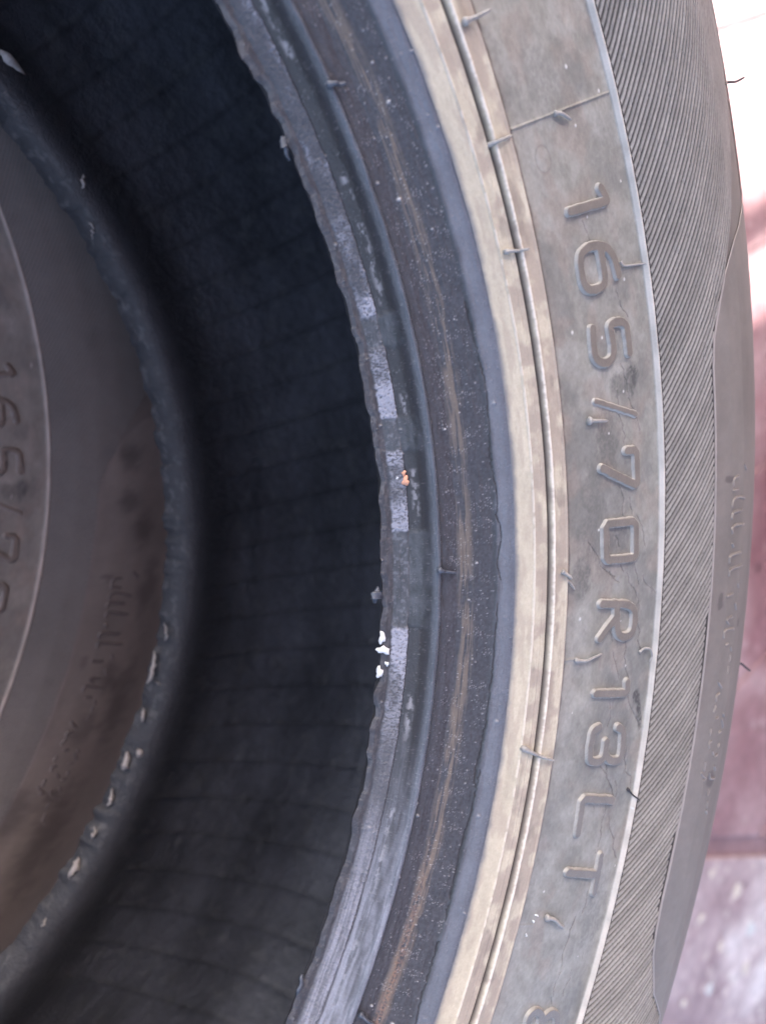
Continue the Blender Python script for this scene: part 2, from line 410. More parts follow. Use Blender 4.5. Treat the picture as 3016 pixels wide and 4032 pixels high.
def relief(name, strokes, parent, mat, halfw, slope, height, step, col, rough, base_h=-.06, seed=3, corner=2, arc=213.):
    """a raised figure: a fine patch of surface over the strokes, lifted by distance to them"""
    P = [smooth_poly(s, corner=corner) for s in strokes]
    allp = np.concatenate(P)
    m = halfw + slope + .2
    r0, r1 = allp[:, 0].min() - m, allp[:, 0].max() + m
    a0, a1 = allp[:, 1].min() - m, allp[:, 1].max() + m
    r = np.arange(r0, r1, step); a = np.arange(a0, a1, step)
    X, Y = np.meshgrid(r, a, indexing='ij')
    X2 = X + (fbm(X * .9, Y * .9, seed, 2) - .5) * .22
    Y2 = Y + (fbm(X * .9, Y * .9, seed + 9, 2) - .5) * .22
    D = np.full(X.shape, 99.)
    for p in P:
        for u, v in zip(p[:-1], p[1:]):
            d = v - u
            t = np.clip(((X2 - u[0]) * d[0] + (Y2 - u[1]) * d[1]) / (d @ d + 1e-9), 0, 1)
            D = np.minimum(D, np.hypot(X2 - u[0] - t * d[0], Y2 - u[1] - t * d[1]))
    h = base_h + (height - base_h) * (1 - sst(halfw, halfw + slope, D)) + (fbm(X * 2.2, Y * 2.2, seed + 4, 3) - .5) * .05
    th = np.degrees(Y / arc)
    z = ztsmooth(X) + und(X, th) + h
    V = XYZ(X, th, z)
    keep = D < halfw + slope + .12
    q = grid_quads(*X.shape)
    kk = keep.ravel()
    q = q[kk[q].all(1)]
    used = np.unique(q); remap = -np.ones(X.size, int); remap[used] = np.arange(len(used))
    topm = 1 - sst(halfw - .1, halfw + slope * .5, D)
    c = np.zeros(X.shape + (3,)) + np.array(col[1])
    c = mixc(c, col[0], topm)
    nz = fbm(X * .6, Y * .6, seed + 20, 4)
    c = c * (.86 + .3 * nz)[..., None]
    o = mesh_obj(name, V.reshape(-1, 3)[used], remap[q], mat, parent, c.reshape(-1, 3)[used], rough=np.full(len(used), rough))
    return o

def und(r, th):
    """gentle unevenness of the sidewall, shared by everything that lies on it"""
    y = np.radians(th) * 213
    return (fbm(r * .12, y * .06, 71, 2) - .5) * .5 * sst(197.4, 201, r) * (1 - sst(222, 226, r))

def tube(pts, radii, seg=7):
    pts = [np.array(p, float) for p in pts]
    V = []; Q = []
    n = len(pts)
    for i, p in enumerate(pts):
        d = pts[min(i + 1, n - 1)] - pts[max(i - 1, 0)]
        d = d / (np.linalg.norm(d) + 1e-9)
        u = np.cross(d, (0.1, .2, 1.)); u /= np.linalg.norm(u); w = np.cross(d, u)
        for k in range(seg):
            a = 2 * math.pi * k / seg
            V.append(p + radii[i] * (math.cos(a) * u + math.sin(a) * w))
    for i in range(n - 1):
        for k in range(seg):
            k2 = (k + 1) % seg
            Q.append((i * seg + k, i * seg + k2, (i + 1) * seg + k2, (i + 1) * seg + k))
    T = []
    c0 = len(V); V.append(pts[0]); c1 = len(V); V.append(pts[-1])
    for k in range(seg):
        k2 = (k + 1) % seg
        T.append((c0, k2, k)); T.append((c1, (n - 1) * seg + k, (n - 1) * seg + k2))
    return V, Q, T

def hair(parent, pts, rad, mat, ball=0, name='vent_hair'):
    """pts: (r, theta, height above the surface)"""
    P = []
    k = len(pts)
    w = []
    for i in range(k - 1):
        for f in np.linspace(0, 1, 6, endpoint=False):
            w.append(np.array(pts[i]) * (1 - f) + np.array(pts[i + 1]) * f)
    w.append(np.array(pts[-1]))
    w = np.array(w)
    for _ in range(2): w[1:-1] = (w[:-2] + 2 * w[1:-1] + w[2:]) / 4
    X = XYZ(w[:, 0], w[:, 1], ztsmooth(w[:, 0]) + und(w[:, 0], w[:, 1]) + w[:, 2])
    n = len(w)
    rad_ = [rad * (1.1 - .45 * i / n) for i in range(n)]
    rad_[-1] = rad * .35
    if ball:
        rad_[0] = ball * .6; rad_[1] = ball; rad_[2] = ball * .85
    else: rad_[0] = rad * 1.7; rad_[1] = rad * 1.3
    V, Q, T = tube(X, rad_, 8)
    return mesh_obj(name, V, Q, mat, parent, tris=T)

def side_colour(r, th):
    y = np.radians(th) * 213
    n1 = fbm(r * .10, y * .10, 101, 5); n2 = fbm(r * .5, y * .35, 105, 4); n3 = fbm(r * 1.8, y * 1.3, 109, 3)
    c = np.zeros(np.broadcast(r, th).shape + (3,)) + np.array((.208, .207, .192))
    c = mixc(c, (.265, .264, .25), sst(.5, .68, n1) * .8)
    c = mixc(c, (.15, .152, .148), sst(.52, .30, n1) * .75 if False else (1 - sst(.33, .5, n1)) * .7)
    c = mixc(c, (.225, .20, .182), sst(.55, .75, fbm(r * .2, y * .15, 140, 3)) * .6)
    c = c * (.78 + .44 * n2)[..., None] * (.84 + .32 * n3)[..., None]
    return c

_mesh_obj = mesh_obj
def far_stains(r, T, c):
    for (sr, st, hr, ht) in ((229.7, 7.8, 2.4, .6), (232.6, 3.9, 2.2, .55), (221.7, -7.2, 2.6, .5), (243, -1, 2.0, 1.2), (240.5, -1.6, 1.2, .8), (237.5, -27.7, 2, .5), (251.3, -10, 4.5, 1.1), (251, -13.4, 3.5, 1.0),
                             (257, -15.4, 4.0, 1.6), (262, -20, 4, 3), (255, -26.5, 3, 2.0), (252.6, -30.8, 4, 1.6), (242.7, -37.6, 6, 2.4), (256.7, -39, 7, 5), (262, -29, 5, 4)):
        d = np.sqrt(((r - sr) / hr) ** 2 + ((T - st) / ht) ** 2) + (fbm(r * .5, T * 2., 881, 3) - .5) * 1.2
        c = mixc(c, (.035, .032, .034), (1 - sst(.3, 1.2, d)) * .55)
    return c
DIM = [1.0]  # scales down the lower tyre's colours, painting in its shade
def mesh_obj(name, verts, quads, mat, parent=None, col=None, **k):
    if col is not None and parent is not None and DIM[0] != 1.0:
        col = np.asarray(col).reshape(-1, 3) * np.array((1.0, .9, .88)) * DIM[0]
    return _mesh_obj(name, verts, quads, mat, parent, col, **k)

def make_tyre(parent, detail):
    """detail 1 = near tyre, 0 = the one below"""
    full = detail == 1
    dth = .06 if full else .3
    lo, hi = (-58, 14) if full else (-66, 10)
    TH = theta_ring(lo, hi, dth)
    nT = len(TH)
    T = TH[None, :]
    k = 1.0 if full else 2.2
    # ---- bead -------------------------------------------------------
    R = np.arange(165.6, 185.61, .13 * k)
    R[-1] = 185.6
    r = R[:, None] + 0 * T
    y = np.radians(T) * 173 + 0 * r
    iv = in_iv(T + .35 * (fbm(r * 1.3, y * .8, 257, 3) - .5), .18) + 0 * r
    toe = ragged(T) * np.clip((168.4 - r) / 2.8, 0, 1) ** 1.3
    h = (fbm(r * 1.6, y * .35, 201, 4) - .5) * .20 * sst(165.6, 166.4, r)
    eg = .5 * (fbm(y * 1.6, r * 1.6, 251, 3) - .5)
    s1 = sst(167.3, 167.6, r + eg) * (1 - sst(169.75, 169.95, r + eg * .5))
    s2 = sst(169.75, 169.95, r) * (1 - sst(171.6, 172.1, r))
    scuffn = fbm(r * 4.5, y * 3.5, 205, 3)
    h += s1 * iv * (.22 + (scuffn - .5) * .45) - s2 * iv * .32
    h += -.25 * bump1(r, 169.85, .16) * (.6 + .6 * vn(y * .2, 0 * y, 211))
    h += -.14 * bump1(r, 168.45, .12) * sst(.45, .7, vn(y * .25, 0 * y + 4, 213))
    strk = .5 * fbm(r * 2.0, y * .14, 215, 3) + .5 * fbm(r * 6.0, y * .22, 216, 3)
    low = sst(174.3, 176, r) * (1 - sst(182.0, 182.8, r))
    h += low * (strk - .5) * .22
    ridgew = bump1(r, 173.2 + .15 * (vn(y * .1, y * 0, 217) - .5), .9)
    h += .12 * ridgew
    h += -.38 * bump1(r, 174.05, .22) - .16 * bump1(r, 173.62, .12) * sst(.35, .6, vn(y * .05, y * 0, 218))
    sp = specks(r, T, .40, .21, 221) * sst(.35, .6, fbm(r * .5, y * .3, 223, 2)); sp2 = specks(r, T, .09, .6, 227); sp3 = specks(r, T, .015, 1.3, 229)
    h += .10 * sp + .16 * sp2 + .25 * sp3
    ck = crack_field(R, TH, CRB, .15, .10) if full else 0 * r
    h += -.35 * ck + .10 * sst(182.2, 182.7, r) * (1 - sst(182.9, 183.6, r)) * sst(-36, -14, -np.abs(T + 24)) - .12 * sst(182.3, 183.2, r) * 0
    # colour
    c = np.zeros(r.shape + (3,)) + np.array((.036, .037, .046))
    gap = 1 - iv
    c = mixc(c, (.052, .055, .064), sst(166.6, 168, r) * (1 - sst(171.2, 172.2, r)) * gap * .8)
    c = c * (1 + gap * 1.1 * (fbm(r * 2.6, y * .5, 259, 4) - .5))[..., None]
    c = mixc(c, (.14, .145, .17), gap * s1 * sst(.56, .72, fbm(r * 2.2, y * 1.4, 261, 3)) * .5)
    c = mixc(c, (.030, .029, .034), s2 * iv)
    # scuffed pads
    padend = np.maximum(np.maximum(sst(-10.2, -12.2, T) * (1 - sst(-12.3, -12.6, T)) if False else (sst(-12.5, -12.3, T) * (1 - sst(-11.0, -9.5, T))), sst(-20.0, -19.8, T) * (1 - sst(-18.9, -17.2, T))),
                        np.maximum(sst(-6.1, -5.9, T) * (1 - sst(-5.2, -4.2, T)) * .5, np.maximum((1 - sst(-26.6, -26.3, T)) * sst(-31.5, -27.2, T), .45 * sst(-15.9, -14.9, T) * (1 - sst(-14.6, -14.4, T)))))
    padm = .05 + .55 * sst(.35, .7, fbm(r * .5, y * .16, 253, 3)) + .85 * padend
    padm = padm * (.25 + .75 * sst(-38, -30, T))
    sc_ = s1 * iv * padm * sst(.34, .64, .5 * scuffn + .5 * fbm(r * 2.5 + y * 1.2, y * 4.5, 255, 3) + .10 * padend)
    c = mixc(c, (.30, .31, .38), np.clip(sc_ * 1.25, 0, 1))
    c = mixc(c, (.10, .105, .125), s1 * iv * .25)
    s2n = bump1(r, 171.0, .55) * iv * sst(.46, .62, fbm(r * 3, y * .9, 231, 3)) * sst(.4, .55, vn(y * .22, y * 0 + 9, 233))
    c = mixc(c, (.24, .235, .26), s2n * .9)
    toem = (1 - sst(166.6, 167.6, r))
    c = mixc(c, (.07, .07, .078), toem * sst(.5, .7, fbm(r * 2.4, y * 1.1, 235, 3)) * .8)
    c = mixc(c, (.078, .088, .110), np.clip(bump1(r, 173.1, 1.0) * 1.6, 0, 1) * (.55 + .45 * vn(y * .15, y * 0, 237)))  # highlight along the bead ridge put into the colour
    c = mixc(c, (.22, .23, .285), (1 - sst(-50, -30, T)) * sst(166.9, 168, r) * (1 - sst(173.2, 174.0, r)) * (.30 + .6 * sst(.36, .62, strk)) * (1 - .8 * bump1(r, 169.9, .35)))  # bluish sky light on the lower bead put into the colour
    c = mixc(c, (.034, .033, .041), low * .9)
    c = c * (1 + (low * (fbm(r * 3.5, y * 2.5, 246, 2) - .5) * .9))[..., None]
    brown = bump1(r, 178.3 + .9 * (vn(y * .06, y * 0, 241) - .5), 1.35)
    c = mixc(c, (.135, .105, .085), np.clip(brown * 1.6, 0, 1) * sst(.40, .58, strk) * .8)
    rust = (1 - sst(-50, -36, T)) * bump1(r, 178.0, .9) * sst(.4, .6, scuffn)
    c = mixc(c, (.20, .115, .08), rust * .75)
    bl = sst(182.3, 183.4, r + .5 * (fbm(y * .5, r * .8, 249, 3) - .5))
    c = mixc(c, (.120, .133, .165), bl * (.8 + .2 * vn(y * .2, r * .6, 243)))
    c = mixc(c, (.085, .092, .118), sst(184.3, 185.2, r) * .6)
    c = mixc(c, (.42, .41, .43), np.clip(sp * .36 + sp2 * .42 + sp3 * .8, 0, 1) * (.35 + .65 * low))
    c = mixc(c, (.012, .012, .014), np.clip(ck * 1.6, 0, 1))
    rg = .42 - .14 * bump1(r, 173.0, 1.4) + .15 * (strk - .5) - .10 * bl - .10 * ridgew + .25 * s1 * iv
    z = ztsmooth(r) + h
    V = XYZ(r, T, z, toe)
    mesh_obj('bead', V.reshape(-1, 3), grid_quads(*r.shape, True), M_bead, parent, c, rough=rg)
    # ---- rim guard --------------------------------------------------
    R = np.arange(185.6, 197.42, .085 * k); R[-1] = 197.42
    r = R[:, None] + 0 * T
    y = np.radians(T) * 190 + 0 * r
    n1 = fbm(r * .5, y * .12, 301, 4); n2 = fbm(r * 3, y * 1.6, 305, 3); n3 = fbm(r * .3, y * .3, 309, 4)
    h = (n2 - .5) * .07 + (n1 - .5) * .12
    jag = .25 * (fbm(y * 1.4, y * 0 + 2, 311, 4) - .5)
    h += -.02 * bump1(r, 193.5, .8) * sst(.45, .7, vn(y * .9, y * 0, 313))
    h += -.5 * bump1(T, .83, .05) * sst(192.7, 193.0, r) * (1 - sst(194.2, 194.5, r))
    beige = np.array((.43, .385, .31))
    c = np.zeros(r.shape + (3,)) + beige
    c = c * (.80 + .36 * n1)[..., None] * (.9 + .2 * n2)[..., None]
    c = mixc(c, (.27, .225, .195), sst(189.0, 189.4, r) * sst(.36, .60, n3) * .7)
    c = mixc(c, (.30, .25, .21), sst(.48, .72, fbm(r * .8, y * .15, 330, 4)) * .5)
    c = mixc(c, (.13, .11, .10), sst(189.4, 190, r) * sst(.62, .74, fbm(r * .35, y * .18, 315, 3)) * .35)
    w1 = bump1(r + jag * .6, 189.12, .24) * sst(.30, .52, vn(y * .8, y * 0 + 5, 317) * .6 + .4 * vn(y * .12, y * 0, 318))
    w2 = bump1(r + jag * .8, 193.18, .30) * (.45 + .55 * sst(.3, .6, vn(y * .35, y * 0 + 7, 319) * .5 + .5 * vn(y * 2.5, y * 0, 320)))
    c = mixc(c, (.62, .56, .50), np.clip(w1 * 1.6, 0, 1) * .55)
    c = mixc(c, (.66, .60, .54), np.clip(w2 * 1.7, 0, 1) * .85)
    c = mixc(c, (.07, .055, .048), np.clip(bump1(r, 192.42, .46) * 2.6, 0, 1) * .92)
    c = mixc(c, (.40, .34, .31), bump1(r, 196.8, .35) * .6)
    c = mixc(c, (.09, .075, .068), np.clip(sst(197.0, 197.25, r), 0, 1) * .9)  # dark band at the step: its shadow line painted in
    c = mixc(c, (.12, .125, .145), 1 - sst(185.5 + .5 * (n3 - .5), 186.7 + .9 * (n3 - .5) + .5 * (n2 - .5), r))
    V = XYZ(r, T, ztsmooth(r) + h)
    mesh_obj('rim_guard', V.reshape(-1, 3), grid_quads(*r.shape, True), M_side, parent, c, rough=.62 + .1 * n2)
    # ---- sidewall with the size lettering ---------------------------
    R = np.concatenate([np.arange(197.42, 225.6, .18 * k), np.arange(225.6, 227.36, .07 * k), [227.36]])
    r = R[:, None] + 0 * T
    y = np.radians(T) * 213 + 0 * r
    n2 = fbm(r * 2.2, y * 2.0, 401, 3)
    h = und(r, T) + (n2 - .5) * .05
    ck = crack_field(R, TH, CR, .125, .22, 6) if full else 0 * r
    h += -.22 * ck
    near_ck = (crack_field(R, TH, CR, 1.5, .2, 6) if full else 0 * r)
    h += near_ck * (fbm(r * 1.2, y * 1.2, 403, 3) - .42) * .26
    # mould ridges across the band and the little ring
    for t0, ra, rb, hh, ww in ((1.10, 197.3, 226.3, .30, .07), (-28.35, 197.3, 203, .18, .09), (-7.1, 219.5, 226.3, .3, .05), (-44.2, 197.4, 203.5, .12, .06)):
        tt = t0 + .0 * r
        m = bump1(T + 0 * r, tt, ww) * sst(ra, ra + .5, r) * (1 - sst(rb - .5, rb, r))
        h += hh * m
    ring = np.hypot((r - 204.5), (T + .75) * 3.57 * .8)
    h += -.07 * bump1(ring, 1.9, .35)
    c = side_colour(r, T)
    for (sr, st, hr, ht, sg, colr) in STAINS:
        d = np.sqrt(((r - sr) / hr) ** 2 + ((T - st) / ht) ** 2) + (fbm(r * .9, y * .6, 405, 4) - .5) * 1.3
        c = mixc(c, colr, (1 - sst(.55, 1.25, d)) * min(1, sg) * (.55 + .45 * sst(.35, .6, n2)))
    c = mixc(c, (.26, .25, .245), near_ck * sst(.48, .66, fbm(r * 1.4, y * 1.1, 407, 3)) * .55)
    c = mixc(c, (.03, .028, .03), np.clip(ck * 1.5, 0, 1) * .6)
    c = mixc(c, (.13, .12, .118), bump1(ring, 1.9, .3) * .5)
    dust = sst(.52, .7, fbm(r * .35, y * .1, 409, 3))
    c = mixc(c, (.24, .225, .21), (1 - sst(197.6, 203, r)) * .45 * dust)
    edge = sst(226.2, 226.45, r) * (1 - sst(227.0, 227.25, r))
    c = mixc(c, (.50, .46, .43), edge * (.55 + .45 * vn(y * .35, y * 0, 411)))  # pale ridge line: its highlight is put into the colour
    c = mixc(c, (.07, .055, .05), 1 - sst(198.1, 199.0, r + .5 * (fbm(y * .4, y * 0, 431, 3) - .5)))  # the step's shadow line continued in the sidewall colour
    sp = specks(r, T, .006, 1.3, 413)
    c = mixc(c, (.5, .5, .5), sp); h += sp * .1
    wob = .10 * (fbm(y * .25, y * 0, 415, 2) - .5) * sst(225.6, 226.2, r)
    V = XYZ(r + wob, T, ztsmooth(r) + h)
    mesh_obj('sidewall', V.reshape(-1, 3), grid_quads(*r.shape, True), M_side, parent, c, rough=.44 + .18 * n2 - .1 * edge + 0 * r)
    # ---- knurled band ----------------------------------------------
    U = np.linspace(0, 1, 60 if full else 26)[:, None]
    r = 227.36 + (rG(T) - 227.36) * U
    y = np.radians(T) * 235 + 0 * r
    n1 = fbm(r * .2, y * .15, 501, 4)
    base = np.zeros(r.shape + (3,)) + np.array((.04, .037, .037))
    c = mixc(base * (.75 + .5 * n1)[..., None], (.15, .135, .128), sst(243, 260, r) if full else .85 + 0 * r)
    if not full: c = c * (.6 + .8 * fbm(r * .07, y * .05, 505, 4))[..., None]
    if not full: c = far_stains(r, T, c)
    V = XYZ(r, T, ztsmooth(r) - .15 + 0 * r)
    mesh_obj('knurled_band', V.reshape(-1, 3), grid_quads(*r.shape, True), M_side, parent, c, rough=np.full(r.shape, .65))
    # ---- smooth panel outside it ------------------------------------
    U = np.concatenate([np.linspace(0, .06, 10), np.linspace(.075, 1, 60 if full else 20)])[:, None]
    r = rG(T) + (278.6 - rG(T)) * U
    y = np.radians(T) * 250 + 0 * r
    n1 = fbm(r * .12, y * .06, 511, 4); n2 = fbm(r * .8, y * .7, 513, 4)
    dr = r - rG(T)
    h = (.20 if full else .06) * bump1(dr, .40, .40) + .06 * sst(.2, 1.0, dr) + (n2 - .5) * .08 + (n1 - .5) * .25 * sst(1, 3, dr) * (1 - sst(262, 268, r))
    lip = bump1(r, 276.6, 1.5)
    h += .12 * lip
    c = np.zeros(r.shape + (3,)) + np.array((.155, .140, .132))
    c = c * (.78 + .44 * n1)[..., None] * (.92 + .16 * n2)[..., None]
    c = mixc(c, (.36, .33, .325) if full else (.15, .13, .13), bump1(dr, .45, .5) * .75)  # panel edge paled, a painted highlight on the near tyre
    c = mixc(c, (.21, .18, .175), sst(268, 273, r) * .6)  # pinkish light on the shoulder put into the colour
    for (sr, st, hr, ht) in ((245.5, -25.9, 1.3, .55), (246.8, -19.3, 2.2, .22), (252, -36, 3, .5), (258, -27.5, 1, .3)):
        d = np.sqrt(((r - sr) / hr) ** 2 + ((T - st) / ht) ** 2) + (n2 - .5) * .7
        c = mixc(c, (.07, .06, .062), (1 - sst(.7, 1.05, d)) * .8)
    if not full: c = far_stains(r, T, c)
    V = XYZ(r, T, ztsmooth(r) + h)
    mesh_obj('brand_panel', V.reshape(-1, 3), grid_quads(*r.shape, True), M_side, parent, c, rough=np.full(r.shape, .55))
    # ---- tread, with its grooves ------------------------------------
    prof = [(278.6, ztsmooth(278.6)), (279.4, -9.6), (280.4, -12), (281.4, -17.5), (281.4, -21), (277, -21.4), (277, -24), (281.8, -24.4), (282.4, -40), (276, -40.5), (276, -46), (282.6, -46.5),
            (282.8, -70), (276, -70.5), (276, -79), (282.8, -79.5), (282.6, -103), (276, -103.5), (276, -109), (282.4, -109.5),
            (281.8, -125), (277, -125.5), (277, -128), (281.4, -128.5), (281.4, -132), (280.4, -137.5), (279, -141)]
    tr = np.concatenate([np.array(prof)])
    r = tr[:, 0][:, None] + 0 * T; z = tr[:, 1][:, None] + 0 * T
    blocks = ((np.floor(TH / 3.0).astype(int) % 2) * 0)
    V = XYZ(r, T, z)
    mesh_obj('tread', V.reshape(-1, 3), grid_quads(*r.shape, True), M_side, parent, np.zeros(r.shape + (3,)) + np.array((.05, .045, .045)), rough=np.full(r.shape, .6), smooth=False)
    # ---- lower sidewall and bead ------------------------------------
    low = [(279, -141), (274, -144.6), (262, -150), (250, -153.6), (241, -154.6), (227, -152.5), (212, -150.2), (197, -148.6), (189, -146.8), (185, -144.8), (178, -139.5), (173, -136.7), (170, -131.5), (165.2, -128.5)]
    tr = np.array(low)
    tt = np.linspace(0, 1, 80)
    s = np.linspace(0, 1, len(tr))
    r = np.interp(tt, s, tr[:, 0])[:, None] + 0 * T; z = np.interp(tt, s, tr[:, 1])[:, None] + 0 * T
    def lowshift(z): return np.clip((-100 - z) / 28, 0, 1)
    def lowtoe(r, z, th): return np.clip((171 - r) / 6, 0, 1) * lowshift(z) * ragged(th * 1.3 + 40) * 1.3
    V = XYZ(r, T, z)
    V[..., 0] += -2.3 * lowshift(z); V[..., 1] += 2.2 * lowshift(z)
    rag = lowtoe(r, z, T)
    V[..., 0] += rag * np.cos(np.radians(T)); V[..., 1] += rag * np.sin(np.radians(T))
    mesh_obj('lower_sidewall', V.reshape(-1, 3), grid_quads(*r.shape, True), M_side, parent, np.zeros(r.shape + (3,)) + np.array((.10, .095, .10)), rough=np.full(r.shape, .6))
    # ---- inner liner -------------------------------------------------
    half = [(165.6, -21), (166.6, -23.5), (169, -25.6), (173, -26.5), (180, -23.5), (190, -18), (203, -13.5), (218, -11), (235, -10.5), (250, -12.5), (261, -18.5), (267, -28), (269.5, -42), (270.5, -60)]
    full_ = half + [(270.5, -74.75)] + [(a, -149.5 - b) for a, b in half[::-1]]
    tr = np.array(full_); tr[-1] = (165.2, -128.5)
    seg = np.r_[0, np.cumsum(np.hypot(*np.diff(tr, axis=0).T))]
    ss = np.arange(0, seg[-1], .8 if full else 3.0); ss = np.r_[ss, seg[-1]]
    r1 = np.interp(ss, seg, tr[:, 0]); z1 = np.interp(ss, seg, tr[:, 1])
    kk = 5 if full else 1
    r1s = np.convolve(np.pad(r1, kk, mode='edge'), np.ones(2 * kk + 1) / (2 * kk + 1), 'valid'); z1s = np.convolve(np.pad(z1, kk, mode='edge'), np.ones(2 * kk + 1) / (2 * kk + 1), 'valid')
    r1s[0], z1s[0], r1s[-1], z1s[-1] = r1[0], z1[0], r1[-1], z1[-1]
    THl = theta_ring(lo - 12, hi + 16, .2 if full else .8)
    Tl = THl[None, :]
    r = r1s[:, None] + 0 * Tl; z = z1s[:, None] + 0 * Tl; S = ss[:, None] + 0 * Tl
    y = np.radians(Tl) * 240 + 0 * r
    g = y + S * .10 + 1.6 * np.sin(S * .03)
    rid = np.clip(1 - np.abs(((g / 15.0) % 1) - .5) * 11, 0, 1)
    g2 = y - S * .9
    peb = fbm(S * .55, y * .55, 603, 3)
    away = np.minimum(1, np.minimum(S, seg[-1] - S) / 6)
    peb2 = np.abs(((y * .5 + S * .32) % 1) - .5) + np.abs(((y * .5 - S * .32) % 1) - .5)
    away = away * sst(8, 26, seg[-1] - S)
    h = (rid * .45 + (peb - .5) * .55 + (peb2 - .5) * .22) * away
    dn = np.gradient(r1s, ss); dz = np.gradient(z1s, ss)
    nr = dz[:, None]; nz_ = -dn[:, None]
    r2 = r + nr * h; z2 = z + nz_ * h
    V = XYZ(r2, Tl, z2)
    toe = ragged(Tl) * np.clip((168.4 - r) / 2.8, 0, 1) ** 1.3 * (z > -60)
    toe = toe + lowtoe(r, z, Tl)
    V[..., 0] += toe * np.cos(np.radians(Tl)) - 2.3 * lowshift(z)
    V[..., 1] += toe * np.sin(np.radians(Tl)) + 2.2 * lowshift(z)
    c = np.zeros(r.shape + (3,)) + np.array((.046, .047, .057))
    c = c * (.45 + 1.1 * fbm(S * .06, y * .04, 607, 5))[..., None]
    c = c * (1 - .30 * rid * away)[..., None]
    c = mixc(c, (.085, .085, .085), sst(.60, .72, fbm(S * .25, y * .25, 609, 4)) * .25)
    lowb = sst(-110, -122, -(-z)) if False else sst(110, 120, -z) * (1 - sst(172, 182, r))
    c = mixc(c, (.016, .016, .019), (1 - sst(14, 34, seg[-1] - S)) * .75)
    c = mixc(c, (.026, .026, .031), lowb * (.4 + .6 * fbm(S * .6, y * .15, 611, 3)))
    c = mixc(c, (.16, .155, .155), sst(122, 126, -z) * (1 - sst(170, 174, r)) * sst(.60, .74, fbm(S * .8, y * .3, 613, 4)) * .3)
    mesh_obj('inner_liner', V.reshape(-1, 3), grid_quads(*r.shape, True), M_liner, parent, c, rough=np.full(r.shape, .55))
    # ---- characters --------------------------------------------------
    tcol = ((.150, .136, .124), (.28, .268, .255))  # bevels paler than the tops: edge highlights put into the colour
    for i, (nm, st) in enumerate(STROKES.items()):
        base = 'slash' if nm == 'slash' else nm.split()[0]
        kw = dict(halfw=.84, slope=.24, height=.74, step=.13 if full else .4, col=tcol, rough=.34, seed=40 + i * 3, corner=1 if nm in ('digit 0', 'digit 7', 'letter L', 'letter T', 'digit 1', 'digit 1 ') else 2)
        if nm == 'slash': kw.update(halfw=.42, slope=.45, height=.45)
        o = relief(base, st, parent, M_side, **kw)
        o['label'] = 'raised ' + ('slash' if nm == 'slash' else nm.strip())
    if full:
        o = relief('worn_lettering', MARKS, parent, M_side, halfw=.10, slope=.34, height=.36, step=.13, col=((.24, .215, .205), (.13, .117, .11)), rough=.4, corner=1)
        o['label'] = 'worn raised lettering'
    else:
        relief('worn_lettering', MARKS, parent, M_side, halfw=.3, slope=.4, height=.3, step=.3, col=((.09, .08, .08), (.13, .118, .112)), rough=.5, corner=1)
    # ---- ribs of the knurled band ------------------------------------
    pitch = .43
    def rib_geo(t0, seed, lift=1.0):
        k_ = .355
        n = 1
        rr_ = [227.5]
        while True:
            nx = rr_[-1] + .55
            tt_ = t0 + k_ * (nx - 227.3)
            if nx >= min(rG(tt_) - .15, 274): break
            rr_.append(nx)
        r_end = rr_[-1]
        if r_end - 227.5 < .8: return None
        rg_ = np.random.RandomState(seed)
        rr_ = [227.5]; hh_ = [.6]; j = 227.5 + rg_.uniform(.5, 3.5)
        while j < r_end - .3:
            if j - rr_[-1] > 1.7:
                m_ = (j + rr_[-1]) / 2; rr_.append(m_); hh_.append(1.)
            rr_ += [j - .13, j, j + .13]; hh_ += [1., rg_.choice([.45, .7, .8]), 1.]
            j += rg_.choice([1.4, 2.2, 3.0, 3.8]) * rg_.uniform(.9, 1.1)
            if r_end > 250: j += 2
        rr_.append(r_end); hh_.append(.6)
        rr_ = np.array(rr_); n = len(rr_)
        thc = t0 + k_ * (rr_ - 227.3) + .006 * np.sin(rr_ * 3 + seed)
        fade_ = sst(244, 262, rr_)
        hgt = .34 * np.array(hh_) * rg_.uniform(.93, 1.05) * lift * (1 - .75 * fade_)
        V = []
        cols = []
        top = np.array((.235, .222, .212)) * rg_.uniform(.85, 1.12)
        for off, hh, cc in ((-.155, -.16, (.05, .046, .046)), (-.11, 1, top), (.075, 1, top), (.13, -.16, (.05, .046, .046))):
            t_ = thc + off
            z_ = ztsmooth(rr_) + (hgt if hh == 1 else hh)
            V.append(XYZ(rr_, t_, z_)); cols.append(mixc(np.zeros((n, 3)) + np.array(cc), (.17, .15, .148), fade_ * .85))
        V = np.stack(V, 1).reshape(-1, 3)
        cols = np.stack(cols, 1).reshape(-1, 3)
        return V, grid_quads(n, 4), cols
    lo_i, hi_i = (-74, 20) if full else (0, 0)
    if full:
        i = 0
        t0 = lo_i
        while t0 < hi_i:
            g_ = rib_geo(t0, 1000 + i)
            # dirt-filled stretches hide a rib now and then
            if g_ is not None:
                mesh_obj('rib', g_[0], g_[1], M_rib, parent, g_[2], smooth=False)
            i += 1; t0 += pitch
    VV, QQ, CC = [], [], []; nv = 0
    t0 = hi_i if full else -180
    end = 360 + lo_i if full else 180
    i = 0
    while t0 < end:
        g_ = rib_geo(t0 if t0 < 180 else t0 - 360, 5000 + i, 1 if full else .12)
        i += 1; t0 += pitch
        if g_ is None: continue
        VV.append(g_[0]); QQ.append(g_[1] + nv); CC.append(g_[2] * (1 if full else 0) + (0 if full else .135)); nv += len(g_[0])
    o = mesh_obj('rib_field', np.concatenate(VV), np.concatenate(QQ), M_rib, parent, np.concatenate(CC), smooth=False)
    o['kind'] = 'stuff'

